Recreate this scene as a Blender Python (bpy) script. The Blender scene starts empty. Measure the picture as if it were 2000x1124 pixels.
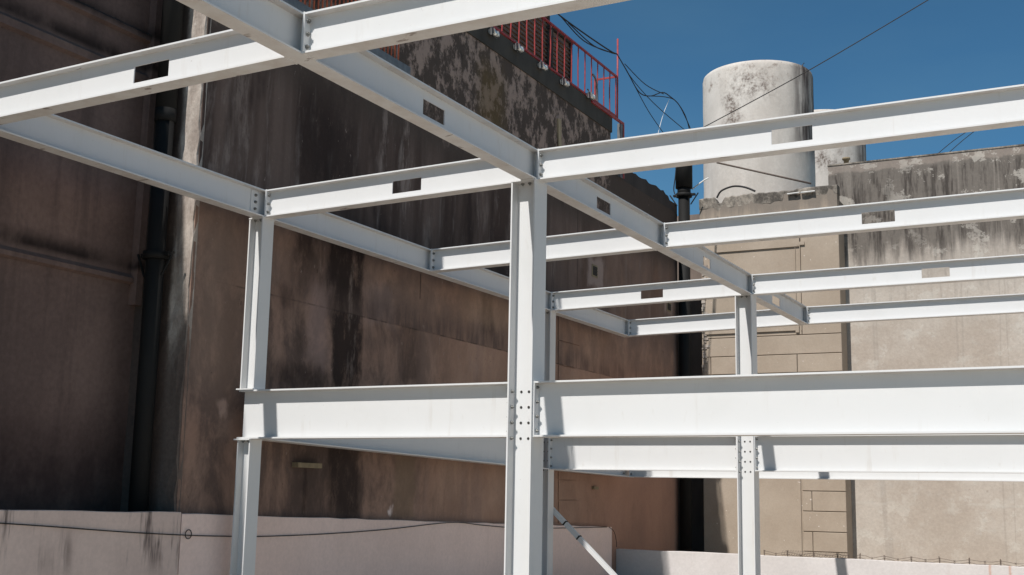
import bpy, bmesh, math, random
from mathutils import Vector, Matrix, Euler
random.seed(7)
S = 1.5                       # the frame is laid out in bays of 3.3 units; one unit is 1.5 m
scn = bpy.context.scene
C = scn.collection

# ------------------------------------------------------------------ camera
F = 2346.3
CAM = Vector((8.3953, -10.1155, -3.2324))
ROT = Euler((1.74058, -0.018643, 0.479596), 'XYZ')
RM = ROT.to_matrix()
def ray(u, v): return RM @ Vector(((u-1000)/F, -(v-562)/F, -1))
def on_x(u, v, x): d = ray(u, v); return CAM + d*((x-CAM.x)/d.x)     # point of a sight line on a wall plane x = const
def on_y(u, v, y): d = ray(u, v); return CAM + d*((y-CAM.y)/d.y)
def on_z(u, v, z): d = ray(u, v); return CAM + d*((z-CAM.z)/d.z)

# ------------------------------------------------------------------ mesh builder
class MB:
    def __init__(s): s.v = []; s.f = []; s.sm = []
    def add(s, vs, fs, smooth=False):
        o = len(s.v); s.v += [tuple(p) for p in vs]
        for f in fs: s.f.append(tuple(i+o for i in f)); s.sm.append(smooth)
    def box(s, x0, x1, y0, y1, z0, z1, fn=None):
        vs = [(x, y, z) for z in (z0, z1) for y in (y0, y1) for x in (x0, x1)]
        if fn: vs = [fn(p) for p in vs]
        s.add(vs, [(0,2,3,1),(4,5,7,6),(0,1,5,4),(2,6,7,3),(0,4,6,2),(1,3,7,5)])
    def tube(s, pts, r, n=8, cap=True, r2=None):
        pts = [Vector(p) for p in pts]; rings = []; m = len(pts)
        up = Vector((0,0,1))
        for i, p in enumerate(pts):
            t = (pts[min(i+1,m-1)]-pts[max(i-1,0)]).normalized()
            a = up if abs(t.z) < .95 else Vector((1,0,0))
            e1 = t.cross(a).normalized(); e2 = t.cross(e1)
            rr = r if r2 is None else r+(r2-r)*i/(m-1)
            rings.append([p+e1*rr*math.cos(k*2*math.pi/n)+e2*rr*math.sin(k*2*math.pi/n) for k in range(n)])
        vs = [q for R in rings for q in R]; fs = []
        for i in range(m-1):
            for k in range(n):
                a, b = i*n+k, i*n+(k+1) % n
                fs.append((a, b, b+n, a+n))
        s.add(vs, fs, n > 6)
        if cap:
            s.add(rings[0], [tuple(range(n))[::-1]]); s.add(rings[-1], [tuple(range(n))])
    def lathe(s, cx, cy, prof, n=48):
        vs = [(cx+r*math.cos(k*2*math.pi/n), cy+r*math.sin(k*2*math.pi/n), z) for r, z in prof for k in range(n)]
        fs = []
        for i in range(len(prof)-1):
            for k in range(n):
                a, b = i*n+k, i*n+(k+1) % n
                fs.append((a, b, b+n, a+n))
        s.add(vs, fs, True)
    def plate(s, A, B, n0, n1, cut, P):
        """slab in the (a,b) plane between breakpoints A and B, thickness n0..n1, cells in `cut` left open; P(a,b,n)->xyz"""
        na, nb = len(A)-1, len(B)-1
        full = lambda i, j: 0 <= i < na and 0 <= j < nb and (i, j) not in cut
        for i in range(na):
            for j in range(nb):
                if not full(i, j): continue
                a0, a1, b0, b1 = A[i], A[i+1], B[j], B[j+1]
                s.add([P(a0,b0,n0),P(a1,b0,n0),P(a1,b1,n0),P(a0,b1,n0)], [(0,1,2,3)])
                s.add([P(a0,b0,n1),P(a0,b1,n1),P(a1,b1,n1),P(a1,b0,n1)], [(0,1,2,3)])
                for (di, dj, q) in ((-1,0,((a0,b0),(a0,b1))),(1,0,((a1,b0),(a1,b1))),(0,-1,((a0,b0),(a1,b0))),(0,1,((a0,b1),(a1,b1)))):
                    if not full(i+di, j+dj):
                        (pa,pb),(qa,qb) = q
                        s.add([P(pa,pb,n0),P(qa,qb,n0),P(qa,qb,n1),P(pa,pb,n1)], [(0,1,2,3)])
    def build(s, name, mat, parent=None, loc=(0,0,0)):
        me = bpy.data.meshes.new(name)
        L = Vector(loc)
        me.from_pydata([Vector(p)-L for p in s.v], [], s.f)
        me.polygons.foreach_set('use_smooth', s.sm)
        bm = bmesh.new(); bm.from_mesh(me)
        bmesh.ops.remove_doubles(bm, verts=bm.verts, dist=1e-5)
        bmesh.ops.recalc_face_normals(bm, faces=bm.faces)
        bm.to_mesh(me); bm.free()
        me.materials.append(mat); me.update()
        o = bpy.data.objects.new(name, me); C.objects.link(o)
        if parent: o.parent = parent; o.location = L-WL[parent.name]
        else: o.location = L
        WL[o.name] = L
        return o
WL = {}
def box(*a): m = MB(); m.box(*a); return m
def thing(name, label, cat, loc, group=None):
    o = bpy.data.objects.new(name, None); C.objects.link(o); o.location = loc; WL[o.name] = Vector(loc)
    o.empty_display_size = .1
    tag(o, label, cat, group); return o
def tag(o, label, cat, group=None):
    o['kind'] = 'thing'; o['label'] = label; o['category'] = cat
    if group: o['group'] = group
    return o
def part(mb, name, mat, t, loc=None): return mb.build(name, mat, t, WL[t.name] if loc is None else loc)
def copy_part(o, parent, loc):                       # same mesh, new place
    c = o.copy(); C.objects.link(c); c.parent = parent; L = Vector(loc); c.location = L-WL[parent.name]; WL[c.name] = L
    return c
def smooth_path(P, n=6):
    P = [Vector(p) for p in P]; out = []
    for i in range(len(P)-1):
        p0, p1, p2, p3 = P[max(i-1,0)], P[i], P[i+1], P[min(i+2,len(P)-1)]
        for k in range(n):
            t = k/n
            out.append(.5*((2*p1)+(p2-p0)*t+(2*p0-5*p1+4*p2-p3)*t*t+(3*p1-p0-3*p2+p3)*t**3))
    return out+[P[-1]]

# ------------------------------------------------------------------ materials
class NG:
    def __init__(s, name, rough=.85, spec=.3):
        s.m = bpy.data.materials.new(name); s.m.use_nodes = True
        s.t = s.m.node_tree; s.n = s.t.nodes; s.bsdf = s.n['Principled BSDF']
        s.bsdf.inputs['Roughness'].default_value = rough
        s.bsdf.inputs['Specular IOR Level'].default_value = spec
        g = s.n.new('ShaderNodeNewGeometry')
        d = s.n.new('ShaderNodeVectorMath'); d.operation = 'SCALE'; d.inputs['Scale'].default_value = 1/S
        s.t.links.new(g.outputs['Position'], d.inputs[0]); s.pos = d.outputs[0]
        x = s.n.new('ShaderNodeSeparateXYZ'); s.t.links.new(s.pos, x.inputs[0])
        s.x, s.y, s.z = x.outputs; s.normal = g.outputs['Normal']
    def put(s, inp, v):
        if isinstance(v, bpy.types.NodeSocket): s.t.links.new(v, inp)
        else: inp.default_value = v
    def math(s, op, a, b=0.0, clamp=False):
        n = s.n.new('ShaderNodeMath'); n.operation = op; n.use_clamp = clamp
        s.put(n.inputs[0], a); s.put(n.inputs[1], b); return n.outputs[0]
    def mul(s, a, b): return s.math('MULTIPLY', a, b)
    def add(s, a, b): return s.math('ADD', a, b)
    def mr(s, v, a, b, c=0.0, d=1.0, kind='SMOOTHSTEP'):
        n = s.n.new('ShaderNodeMapRange'); n.interpolation_type = kind
        s.put(n.inputs[0], v)
        for i, q in enumerate((a, b, c, d)): s.put(n.inputs[i+1], q)
        return n.outputs[0]
    def noise(s, scale, stretch=(1,1,1), detail=4, rough=.55, off=(0,0,0), dist=0):
        mp = s.n.new('ShaderNodeMapping'); mp.inputs['Scale'].default_value = stretch; mp.inputs['Location'].default_value = off
        s.t.links.new(s.pos, mp.inputs[0])
        n = s.n.new('ShaderNodeTexNoise'); n.inputs['Scale'].default_value = scale; n.inputs['Detail'].default_value = detail
        n.inputs['Roughness'].default_value = rough; n.inputs['Distortion'].default_value = dist
        s.t.links.new(mp.outputs[0], n.inputs['Vector']); return n.outputs[0]
    def mix(s, f, a, b):
        n = s.n.new('ShaderNodeMix'); n.data_type = 'RGBA'; n.clamp_factor = True
        s.put(n.inputs[0], f)
        for i, q in ((6, a), (7, b)): s.put(n.inputs[i], q if isinstance(q, bpy.types.NodeSocket) else (*q, 1))
        return n.outputs[2]
    def scale(s, col, f):
        n = s.n.new('ShaderNodeMix'); n.data_type = 'RGBA'; n.blend_type = 'MULTIPLY'; n.inputs[0].default_value = 1
        s.put(n.inputs[6], col if isinstance(col, bpy.types.NodeSocket) else (*col, 1))
        cb = s.n.new('ShaderNodeCombineColor')
        for i in range(3): s.put(cb.inputs[i], f)
        s.t.links.new(cb.outputs[0], n.inputs[7]); return n.outputs[2]
    def blob(s, u, v, u0, u1, v0, v1, su=.05, sv=.1):
        f = s.mul(s.mr(u, u0-su, u0+su), s.mr(u, u1-su, u1+su, 1, 0))
        return s.mul(f, s.mul(s.mr(v, v0-sv, v0+sv), s.mr(v, v1-sv, v1+sv, 1, 0)))
    def tinted(s, col, rgb):
        n = s.n.new('ShaderNodeMix'); n.data_type = 'RGBA'; n.blend_type = 'MULTIPLY'; n.inputs[0].default_value = 1
        s.put(n.inputs[6], col); n.inputs[7].default_value = (*rgb, 1); return n.outputs[2]
    def bump(s, h, strength=.3, dist=.01):
        b = s.n.new('ShaderNodeBump'); b.inputs['Strength'].default_value = strength; b.inputs['Distance'].default_value = dist*S
        s.put(b.inputs['Height'], h); s.t.links.new(b.outputs[0], s.bsdf.inputs['Normal'])
    def done(s, col):
        s.put(s.bsdf.inputs['Base Color'], col if isinstance(col, bpy.types.NodeSocket) else (*col, 1)); return s.m

def simple(name, col, rough=.6, var=.25, scale=6, metal=0, stretch=(1,1,1), bump=.15, spec=.4):
    g = NG(name, rough, spec); g.bsdf.inputs['Metallic'].default_value = metal
    n = g.noise(scale, stretch, 5, .6)
    c = g.scale(col, g.mr(n, .25, .75, 1-var, 1+var, 'LINEAR'))
    if bump: g.bump(g.noise(scale*6, stretch, 3), bump, .004)
    return g.done(c)

def steel_paint():
    g = NG('white_steel_paint', .5, .4)
    big = g.noise(1.3, (1,1,1), 5, .6); fine = g.noise(14, (1,1,.35), 4, .6, (3,1,2)); scr = g.noise(34, (1,1,1), 2, .5, (7,0,3))
    c = g.mix(g.mr(big, .45, .8, 0, .5), (.61,.612,.61), (.56,.56,.55))
    c = g.mix(g.mr(fine, .60, .82, 0, .35), c, (.47,.445,.41))
    c = g.mix(g.mr(scr, .74, .80, 0, .55), c, (.34,.30,.27))
    # dust and mill grime lying on the underside of flanges
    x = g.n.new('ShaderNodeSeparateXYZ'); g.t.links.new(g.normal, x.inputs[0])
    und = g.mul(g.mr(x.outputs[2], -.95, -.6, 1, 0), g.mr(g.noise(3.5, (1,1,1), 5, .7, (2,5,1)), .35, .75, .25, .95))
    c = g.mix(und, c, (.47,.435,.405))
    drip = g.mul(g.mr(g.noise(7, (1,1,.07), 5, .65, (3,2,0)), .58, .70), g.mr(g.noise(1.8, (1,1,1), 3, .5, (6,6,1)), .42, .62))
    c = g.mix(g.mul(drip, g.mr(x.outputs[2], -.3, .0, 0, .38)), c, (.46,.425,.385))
    scuff = g.mul(g.mr(g.noise(16, (1,1,1.6), 6, .75, (1,5,9)), .68, .72), g.mr(g.noise(1.1, (1,1,1), 2, .5, (2,8,3)), .5, .62))
    c = g.mix(g.mul(scuff, .45), c, (.33,.29,.26))
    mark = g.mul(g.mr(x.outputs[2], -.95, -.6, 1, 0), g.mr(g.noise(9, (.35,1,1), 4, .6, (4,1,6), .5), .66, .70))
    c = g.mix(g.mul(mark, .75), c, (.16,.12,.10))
    g.bump(g.noise(5, (1,1,1), 3), .05, .01)
    g.put(g.bsdf.inputs['Roughness'], g.mr(fine, .3, .8, .42, .62))
    return g.done(c)
M = {}
M['steel'] = steel_paint()
M['bolt'] = simple('zinc_bolt', (.20,.20,.19), .5, .3, 30, .5)
M['hole'] = simple('dark_hole', (.03,.028,.025), .9)
M['pipe'] = simple('black_pipe_paint', (.011,.0105,.010), .7, .35, 4, 0, (1,1,.3), .15, .2)
M['redpaint'] = simple('red_railing_paint', (.30,.040,.038), .5, .35, 9)
M['orangepaint'] = simple('orange_bar_paint', (.42,.10,.04), .55, .3, 9)
M['cable'] = simple('black_cable', (.015,.014,.014), .6, .2)
M['greymetal'] = simple('dull_grey_metal', (.16,.165,.17), .5, .3, 8, .3)
M['zinc'] = simple('shiny_zinc', (.62,.63,.62), .28, .25, 20, .9)
M['wood'] = simple('weathered_wood', (.36,.28,.18), .8, .35, 10, 0, (1,1,.1))
M['shutter'] = simple('brown_shutter', (.19,.12,.095), .65, .4, 6)
M['white_plastic'] = simple('white_plastic', (.7,.69,.66), .5, .15)
M['wire'] = simple('rusty_wire', (.10,.075,.06), .7, .4, 20)

XW2, XW1, YC = -.35, -1.1, -.7       # stained wall plane, set-back wall plane, corner line

def facade(name='stained_render'):
    """long party wall: brown render below, blackened render above, streaks, seams and flaking"""
    g = NG(name, .92, .15)
    wob = g.math('SUBTRACT', g.noise(1.6, (1,1,.6), 5, .65), .5); wob2 = g.math('SUBTRACT', g.noise(5, (1,1,.35), 4, .6, (5,2,8)), .5)
    u = g.add(g.y, g.add(g.mul(wob, .42), g.mul(wob2, .24))); v = g.add(g.z, g.add(g.mul(wob, .5), g.mul(wob2, .2)))
    def pb(px0, px1, y0, y1, su=.08, sv=.12):
        a = on_x(px0, (y0+y1)/2, XW2); b = on_x(px1, (y0+y1)/2, XW2); m = (px0+px1)/2
        t = on_x(m, y0, XW2).z; bt = on_x(m, y1, XW2).z
        return g.blob(u, v, a.y, b.y, bt, t, su, sv)
    big = g.noise(.9, (1,1,.8), 5, .6, (1,4,2)); mid = g.noise(3.2, (1,1,.7), 6, .65, (9,1,3))
    streak = g.noise(1.9, (1,1,.07), 4, .55, (0,3,0), .3); streak2 = g.noise(5.0, (1,1,.16), 5, .65, (2,7,1), .4)
    fine = g.noise(22, (1,1,1), 5, .65)
    brown = g.mix(g.mr(big, .35, .7), (.31,.21,.152), (.40,.287,.212))
    brown = g.mix(g.mr(streak, .52, .72, 0, .55), brown, (.235,.175,.145))
    brown = g.mix(g.mr(mid, .58, .75, 0, .35), brown, (.36,.275,.225))
    # blackened upper half with pale vertical runs
    up = g.mix(g.mr(streak, .36, .66), (.066,.049,.041), (.140,.110,.092))
    up = g.mix(g.mul(g.mr(streak2, .52, .72), g.mr(mid, .4, .6, .2, .9)), up, (.22,.195,.172))
    up = g.mix(g.mr(g.noise(1.7, (1,1,.3), 4, .6, (4,4,4)), .55, .75, 0, .85), up, (.034,.026,.023))
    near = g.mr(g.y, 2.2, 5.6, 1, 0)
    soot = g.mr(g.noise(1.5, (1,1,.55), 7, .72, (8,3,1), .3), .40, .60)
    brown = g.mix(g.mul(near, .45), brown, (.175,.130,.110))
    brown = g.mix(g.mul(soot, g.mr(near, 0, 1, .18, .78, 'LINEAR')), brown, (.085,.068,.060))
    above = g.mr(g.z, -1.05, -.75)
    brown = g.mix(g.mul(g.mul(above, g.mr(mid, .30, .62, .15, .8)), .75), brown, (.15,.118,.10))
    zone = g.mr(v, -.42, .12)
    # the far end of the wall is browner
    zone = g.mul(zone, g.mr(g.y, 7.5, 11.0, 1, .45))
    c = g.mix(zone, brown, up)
    # flaked render under the roof slab
    fl = g.mul(g.mul(g.mr(g.add(g.z, g.mul(wob, 1.2)), 1.75, 2.35), g.mr(g.y, 10.4, 10.6, 1, 0)), g.mr(g.noise(3.6, (1,1,.7), 9, .76, (6,2,5)), .47, .56))
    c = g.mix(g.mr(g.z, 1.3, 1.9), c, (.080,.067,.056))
    c = g.mix(g.mul(fl, .9), c, (.33,.27,.225))
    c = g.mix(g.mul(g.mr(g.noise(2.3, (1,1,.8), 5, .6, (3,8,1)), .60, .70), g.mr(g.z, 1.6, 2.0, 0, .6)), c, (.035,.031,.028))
    c = g.mix(g.mul(pb(935,985,130,260,.25,.25), .5), c, (.14,.10,.035))
    # individual stains of the lower wall
    K = (.026,.020,.018); spk = g.mr(g.noise(4.5, (1,1,.45), 7, .75, (3,3,3)), .30, .52, .35, 1.0)
    for (q, s) in ((pb(642,712,440,600,.07,.3), .97), (pb(652,706,560,840,.06,.25), .95), (pb(640,706,840,1020,.09,.2), .85),
                   (pb(560,640,450,580,.25,.2), .5), (pb(575,612,420,520,.10,.2), .65), (pb(575,600,630,700,.12,.2), .55),
                   (pb(530,640,715,765,.3,.12), .7), (pb(780,812,640,752,.10,.05), .45), (pb(940,962,560,672,.10,.2), .55),
                   (pb(600,700,300,420,.3,.5), .85), (pb(590,700,190,330,.3,.6), .80), (pb(850,1000,420,520,.3,.3), .35), (pb(536,575,560,600,.2,.08), .5),
                   (pb(588,598,915,1012,.04,.1), .6), (pb(560,660,870,1000,.3,.2), .45)):
        c = g.mix(g.mul(g.mul(q, s), spk), c, K)
    for (q, s, col) in ((pb(600,642,560,720,.14,.15), .5, (.32,.25,.225)), (pb(770,812,880,1012,.06,.06), .55, (.20,.155,.105)),
                        (pb(905,1000,560,640,.4,.1), .35, (.34,.25,.17)), (pb(715,770,560,640,.2,.1), .35, (.25,.21,.20)),
                        (pb(385,500,420,760,.4,.5), .4, (.33,.25,.19)), (pb(1149,1177,508,562,.07,.05), .85, (.32,.27,.235)),
                        (pb(1297,1313,588,614,.07,.05), .8, (.32,.27,.235)), (pb(424,440,785,818,.05,.05), .7, (.42,.32,.26)),
                        (pb(762,768,985,1000,.02,.03), 1.0, (.65,.6,.56))):
        c = g.mix(g.mul(q, s), c, col)
    pale = g.mr(g.noise(5, (1,1,.22), 7, .75, (1,9,4)), .46, .60)
    for q, s in ((pb(742,762,210,400,.06,.3), .75), (pb(783,806,230,410,.07,.3), .8), (pb(455,482,100,240,.08,.3), .5), (pb(398,452,285,380,.15,.3), .55),
                 (pb(498,520,300,370,.08,.2), .6), (pb(825,850,330,440,.1,.3), .6), (pb(930,950,380,450,.1,.2), .5), (pb(686,700,445,720,.03,.2), .55), (pb(620,640,460,560,.06,.2), .5)):
        c = g.mix(g.mul(g.mul(q, s), pale), c, (.27,.235,.205))
    # seam line with soot gathered above it
    zs = on_x(735, 625, XW2).z
    seam = g.mul(g.mul(g.mr(g.z, zs-.012, zs+.012), g.mr(v, zs+.05, zs+.42, 1, 0)), g.mr(g.y, 1.5, 2.2))
    c = g.mix(g.mul(seam, g.mr(streak2, .35, .62, .25, .85)), c, (.10,.078,.068))
    c = g.mix(g.mul(g.blob(g.z, g.y, zs-.012, zs+.006, 0, 14, .006, .5), g.mr(mid, .4, .6, .2, .8)), c, (.05,.04,.035))
    for px, y0, y1 in ((821,535,585), (1128,395,560)):
        a = on_x(px, (y0+y1)/2, XW2); t = on_x(px, y0, XW2).z; b = on_x(px, y1, XW2).z
        c = g.mix(g.mul(g.blob(g.y, g.z, a.y-.012, a.y+.012, b, t, .008, .02), .8), c, (.04,.032,.03))
    c = g.mix(g.mr(fine, .62, .8, 0, .3), c, (.20,.16,.14))
    c = g.mix(g.mul(g.mul(g.mr(g.y, 8.5, 11), g.mr(v, -.2, -1.6)), g.mr(big, .3, .6, .2, .55)), c, (.37,.215,.15))
    chip = g.mul(g.mr(g.noise(11, (1,1,.6), 6, .7, (2,4,7)), .655, .675), g.mr(g.noise(1.4, (1,1,.7), 3, .5, (5,2,1)), .46, .60))
    c = g.mix(g.mul(chip, .6), c, (.31,.265,.23))
    pit = g.mul(g.mr(g.noise(13, (1,1,.5), 6, .7, (7,1,2)), .66, .68), g.mr(g.noise(1.2, (1,1,.6), 3, .5, (1,6,8)), .46, .60))
    c = g.mix(g.mul(pit, .65), c, (.035,.028,.025))
    c = g.scale(c, g.mr(fine, .25, .75, .93, 1.06, 'LINEAR'))
    g.bump(g.add(g.mul(mid, .7), g.add(g.mul(fine, .08), g.mul(fl, .5))), .5, .02)
    return g.done(g.tinted(c, (1.05, .955, .96)))
M['facade'] = facade()

def setback():
    g = NG('set_back_render', .92, .15)
    big = g.noise(.7, (1,1,.8), 5, .6); streak = g.noise(2.2, (1,1,.07), 5, .6, (1,0,0)); fine = g.noise(18, (1,1,1), 4, .65); mid = g.noise(3, (1,1,.6), 5, .6)
    c = g.mix(g.mr(big, .35, .65), (.115,.090,.078), (.165,.128,.108))
    c = g.mix(g.mr(streak, .48, .70, 0, .8), c, (.07,.056,.05))
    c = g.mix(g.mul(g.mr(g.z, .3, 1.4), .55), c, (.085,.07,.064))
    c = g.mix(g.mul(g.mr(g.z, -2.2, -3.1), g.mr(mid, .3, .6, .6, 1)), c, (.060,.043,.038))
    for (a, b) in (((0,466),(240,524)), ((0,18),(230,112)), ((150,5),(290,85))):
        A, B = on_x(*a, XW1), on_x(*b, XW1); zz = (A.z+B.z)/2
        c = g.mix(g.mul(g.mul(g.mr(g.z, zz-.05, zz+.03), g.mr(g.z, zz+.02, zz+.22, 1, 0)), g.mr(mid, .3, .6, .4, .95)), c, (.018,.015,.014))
    c = g.scale(c, g.mr(fine, .25, .75, .85, 1.15, 'LINEAR'))
    g.bump(g.add(mid, g.mul(fine, .4)), .4, .02)
    return g.done(g.tinted(c, (1.19, 1.03, 1.03)))
M['setback'] = setback()

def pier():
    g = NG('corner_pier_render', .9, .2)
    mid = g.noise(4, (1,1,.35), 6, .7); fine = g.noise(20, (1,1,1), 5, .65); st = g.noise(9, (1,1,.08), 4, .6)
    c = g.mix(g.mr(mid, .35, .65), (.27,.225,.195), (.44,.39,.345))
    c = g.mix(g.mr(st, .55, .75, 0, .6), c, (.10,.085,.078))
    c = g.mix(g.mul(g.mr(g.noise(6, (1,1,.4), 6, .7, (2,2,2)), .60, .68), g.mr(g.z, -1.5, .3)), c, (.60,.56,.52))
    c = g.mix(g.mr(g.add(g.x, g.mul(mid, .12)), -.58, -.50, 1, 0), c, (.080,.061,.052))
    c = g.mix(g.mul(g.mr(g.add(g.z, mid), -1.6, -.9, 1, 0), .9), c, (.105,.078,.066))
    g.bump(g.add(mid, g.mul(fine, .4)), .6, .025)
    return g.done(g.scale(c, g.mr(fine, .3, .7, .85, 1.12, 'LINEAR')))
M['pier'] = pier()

def low_wall(name, base, alt, stain, topz_slope, drips=.0, z0=0):
    g = NG(name, .88, .2)
    big = g.noise(.8, (1,1,1), 4, .6); st = g.noise(4.5, (1,1,.10), 5, .65, (1,6,2)); st2 = g.noise(1.6, (1,1,.12), 3, .5, (3,1,2)); fine = g.noise(26, (1,1,1), 4, .6)
    c = g.mix(g.mr(big, .35, .7), base, alt)
    c = g.mix(g.mr(st, .56, .8, 0, .35), c, stain)
    if drips:
        m = g.mul(g.mul(g.mr(st, .47, .60), g.mr(st2, .42, .54)), g.mr(g.add(g.z, g.mul(st2, .35)), z0-.34, z0+.05, 0, 1))
        c = g.mix(g.mul(m, drips), c, (.035,.028,.028))
    c = g.mix(g.mr(g.noise(3.2, (1,1,.8), 6, .7, (8,8,2)), .73, .75, 0, .6), c, stain)
    c = g.scale(c, g.mr(fine, .3, .7, .94, 1.05, 'LINEAR'))
    g.bump(g.add(g.noise(6), g.mul(fine, .2)), .2, .01)
    return g.done(g.tinted(c, (1.08, .975, .965)))
M['old_low'] = low_wall('stained_whitewash', (.53,.465,.42), (.61,.54,.485), (.37,.31,.275), 0, .9, -3.60)
M['pink_low'] = low_wall('pink_limewash', (.70,.60,.54), (.76,.66,.60), (.57,.48,.43), 0)
def far_low():
    g = NG('pale_limewash', .88, .2)
    big = g.noise(.8); st = g.noise(4.5, (1,1,.08), 5, .65); fine = g.noise(26)
    c = g.mix(g.mr(big, .35, .7), (.54,.505,.49), (.61,.575,.56))
    c = g.mix(g.mr(st, .60, .8, 0, .3), c, (.48,.42,.39))
    for px in (1933, 1972):
        a = on_y(px, 1115, 10.9)
        c = g.mix(g.mul(g.blob(g.add(g.x, g.mul(fine, .02)), g.z, a.x, a.x+.03, -6, -3.0, .02, .1), .6), c, (.42,.18,.09))
    g.bump(g.add(big, g.mul(fine, .2)), .15, .01)
    return g.done(g.scale(c, g.mr(fine, .3, .7, .95, 1.05, 'LINEAR')))
M['far_low'] = far_low()

def ashlar():
    g = NG('tan_scored_render', .9, .2)
    big = g.noise(1.1); fine = g.noise(30, (1,1,1), 5, .65); sp = g.noise(15, (1,1,1), 2, .4, (3,9,2)); st = g.noise(5, (1,1,.1), 5, .6)
    c = g.mix(g.mr(big, .35, .7), (.325,.265,.208), (.375,.312,.25))
    c = g.mix(g.mr(sp, .745, .765, 0, .8), c, (.62,.56,.50))
    top = g.mr(g.add(g.z, g.mul(g.math('SUBTRACT', st, .5), 1.1)), 2.45, 2.95)
    c = g.mix(g.mul(top, .75), c, (.155,.135,.118))
    c = g.mix(g.mr(st, .62, .8, 0, .25), c, (.27,.205,.17))
    c = g.scale(c, g.mr(fine, .3, .7, .93, 1.06, 'LINEAR'))
    g.bump(g.add(g.noise(5), g.mul(fine, .3)), .3, .01)
    return g.done(c)
M['ashlar'] = ashlar()
def coping():
    g = NG('blackened_coping', .95, .15)
    n = g.noise(3.2, (1,1,.7), 7, .72); fine = g.noise(24, (1,1,1), 5, .65)
    c = g.mix(g.mr(n, .38, .62), (.09,.08,.07), (.30,.265,.225))
    g.bump(g.add(n, g.mul(fine, .4)), .8, .04)
    return g.done(g.scale(c, g.mr(fine, .3, .7, .8, 1.15, 'LINEAR')))
M['coping'] = coping()
def grey_wall():
    g = NG('grey_streaked_render', .92, .15)
    big = g.noise(.9, (1,1,1), 5, .6); st = g.noise(3.2, (1,1,.09), 6, .65); st2 = g.noise(8, (1,1,.14), 5, .65, (5,1,2)); mid = g.noise(2.4, (1,1,1), 6, .65, (2,2,9)); fine = g.noise(22, (1,1,1), 5, .65)
    c = g.mix(g.mr(big, .35, .68), (.375,.32,.27), (.445,.395,.345))
    c = g.mix(g.mr(mid, .55, .7, 0, .5), c, (.445,.405,.36))
    c = g.mix(g.mul(g.mr(st2, .5, .68), g.mr(g.z, -.4, 1.6, 0, .55)), c, (.25,.225,.20))
    c = g.mix(g.mr(g.z, .6, 1.7, 0, .5), c, (.31,.28,.25))
    edge = g.add(g.z, g.mul(g.math('SUBTRACT', st, .5), 2.2))
    c = g.mix(g.mul(g.mr(edge, 1.55, 2.1), .9), c, (.125,.110,.097))
    run = g.mul(g.mul(g.mr(st2, .46, .62), g.mr(st, .36, .56)), g.mr(edge, 1.5, 2.5))
    run = g.mul(run, g.mr(g.z, 3.50, 3.62, 1, .3))
    c = g.mix(g.mul(run, .9), c, (.045,.038,.034))
    c = g.mix(g.mul(g.mr(g.add(g.z, g.mul(g.math('SUBTRACT', mid, .5), .3)), 3.58, 3.64), .5), c, (.30,.25,.215))
    seam = g.mul(g.mr(g.noise(2.2, (1,1,.03), 2, .4, (9,2,0)), .60, .615), g.mr(g.noise(2.2, (1,1,.03), 2, .4, (9,2,0)), .63, .645, 1, 0))
    c = g.mix(g.mul(seam, .30), c, (.27,.24,.21))
    pat = g.mul(g.mr(g.noise(1.9, (1,1,1.2), 7, .7, (4,4,7)), .555, .585), g.mr(big, .35, .6, .3, 1))
    c = g.mix(g.mul(pat, .50), c, (.50,.465,.415))
    pit = g.mr(g.noise(7, (1,1,1.3), 7, .72, (2,7,3)), .655, .69)
    c = g.mix(g.mul(pit, .45), c, (.25,.215,.18))
    # pour joint
    jz = on_y(1800, 985, 15.02).z
    c = g.mix(g.mul(g.blob(g.add(g.z, g.mul(g.math('SUBTRACT', mid, .5), .25)), g.x, jz-.03, jz+.02, 0, 20, .03, .5), g.mr(big, .35, .6, 0, .55)), c, (.46,.425,.38))
    c = g.scale(c, g.mr(fine, .3, .7, .9, 1.08, 'LINEAR'))
    g.bump(g.add(mid, g.mul(fine, .3)), .4, .02)
    return g.done(c)
M['grey_wall'] = grey_wall()
def tank_mat():
    g = NG('limewashed_tank_concrete', .9, .2)
    big = g.noise(.9, (1,1,1), 5, .6); st = g.noise(3, (1,1,.12), 5, .6); blot = g.noise(2.4, (1,1,.8), 8, .75, (4.3,2,1.6)); fine = g.noise(18, (1,1,1), 6, .7)
    c = g.mix(g.mr(big, .35, .7), (.50,.455,.41), (.59,.55,.505))
    c = g.mix(g.mr(st, .52, .75, 0, .4), c, (.39,.355,.32))
    a = on_y(1435, 210, 15.6); tp = 6.25
    d = g.mul(g.mr(blot, .43, .60), g.mr(fine, .38, .60, .2, 1))
    w = g.math('MAXIMUM', g.blob(g.x, g.z, a.x-.28, a.x+.18, 4.5, 6.3, .18, .35), g.blob(g.x, g.z, a.x-.1, a.x+.95, 5.75, 6.4, .3, .25))
    c = g.mix(g.mul(d, g.mr(w, 0, 1, .12, .95, 'LINEAR')), c, (.115,.085,.07))
    c = g.mix(g.mul(g.mr(g.z, 6.02, 6.22), g.mr(g.noise(5, (1,1,1), 6, .75), .52, .72)), c, (.24,.19,.16))
    c = g.mix(g.mul(g.mul(g.mr(g.x, 1.72, 1.98), g.mr(g.z, 4.2, 5.0)), g.mr(st, .3, .55)), c, (.07,.055,.05))
    c = g.scale(c, g.mr(fine, .3, .7, .9, 1.08, 'LINEAR'))
    g.bump(g.add(blot, g.mul(fine, .4)), .45, .02)
    return g.done(c)
M['tank'] = tank_mat()
M['slab'] = simple('sooty_slab_edge', (.050,.044,.037), .9, .45, 2.5, 0, (1,1,.5), .4)
M['dark_render'] = simple('sooty_render', (.045,.038,.035), .92, .4, 2, 0, (1,1,.3), .4)
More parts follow.
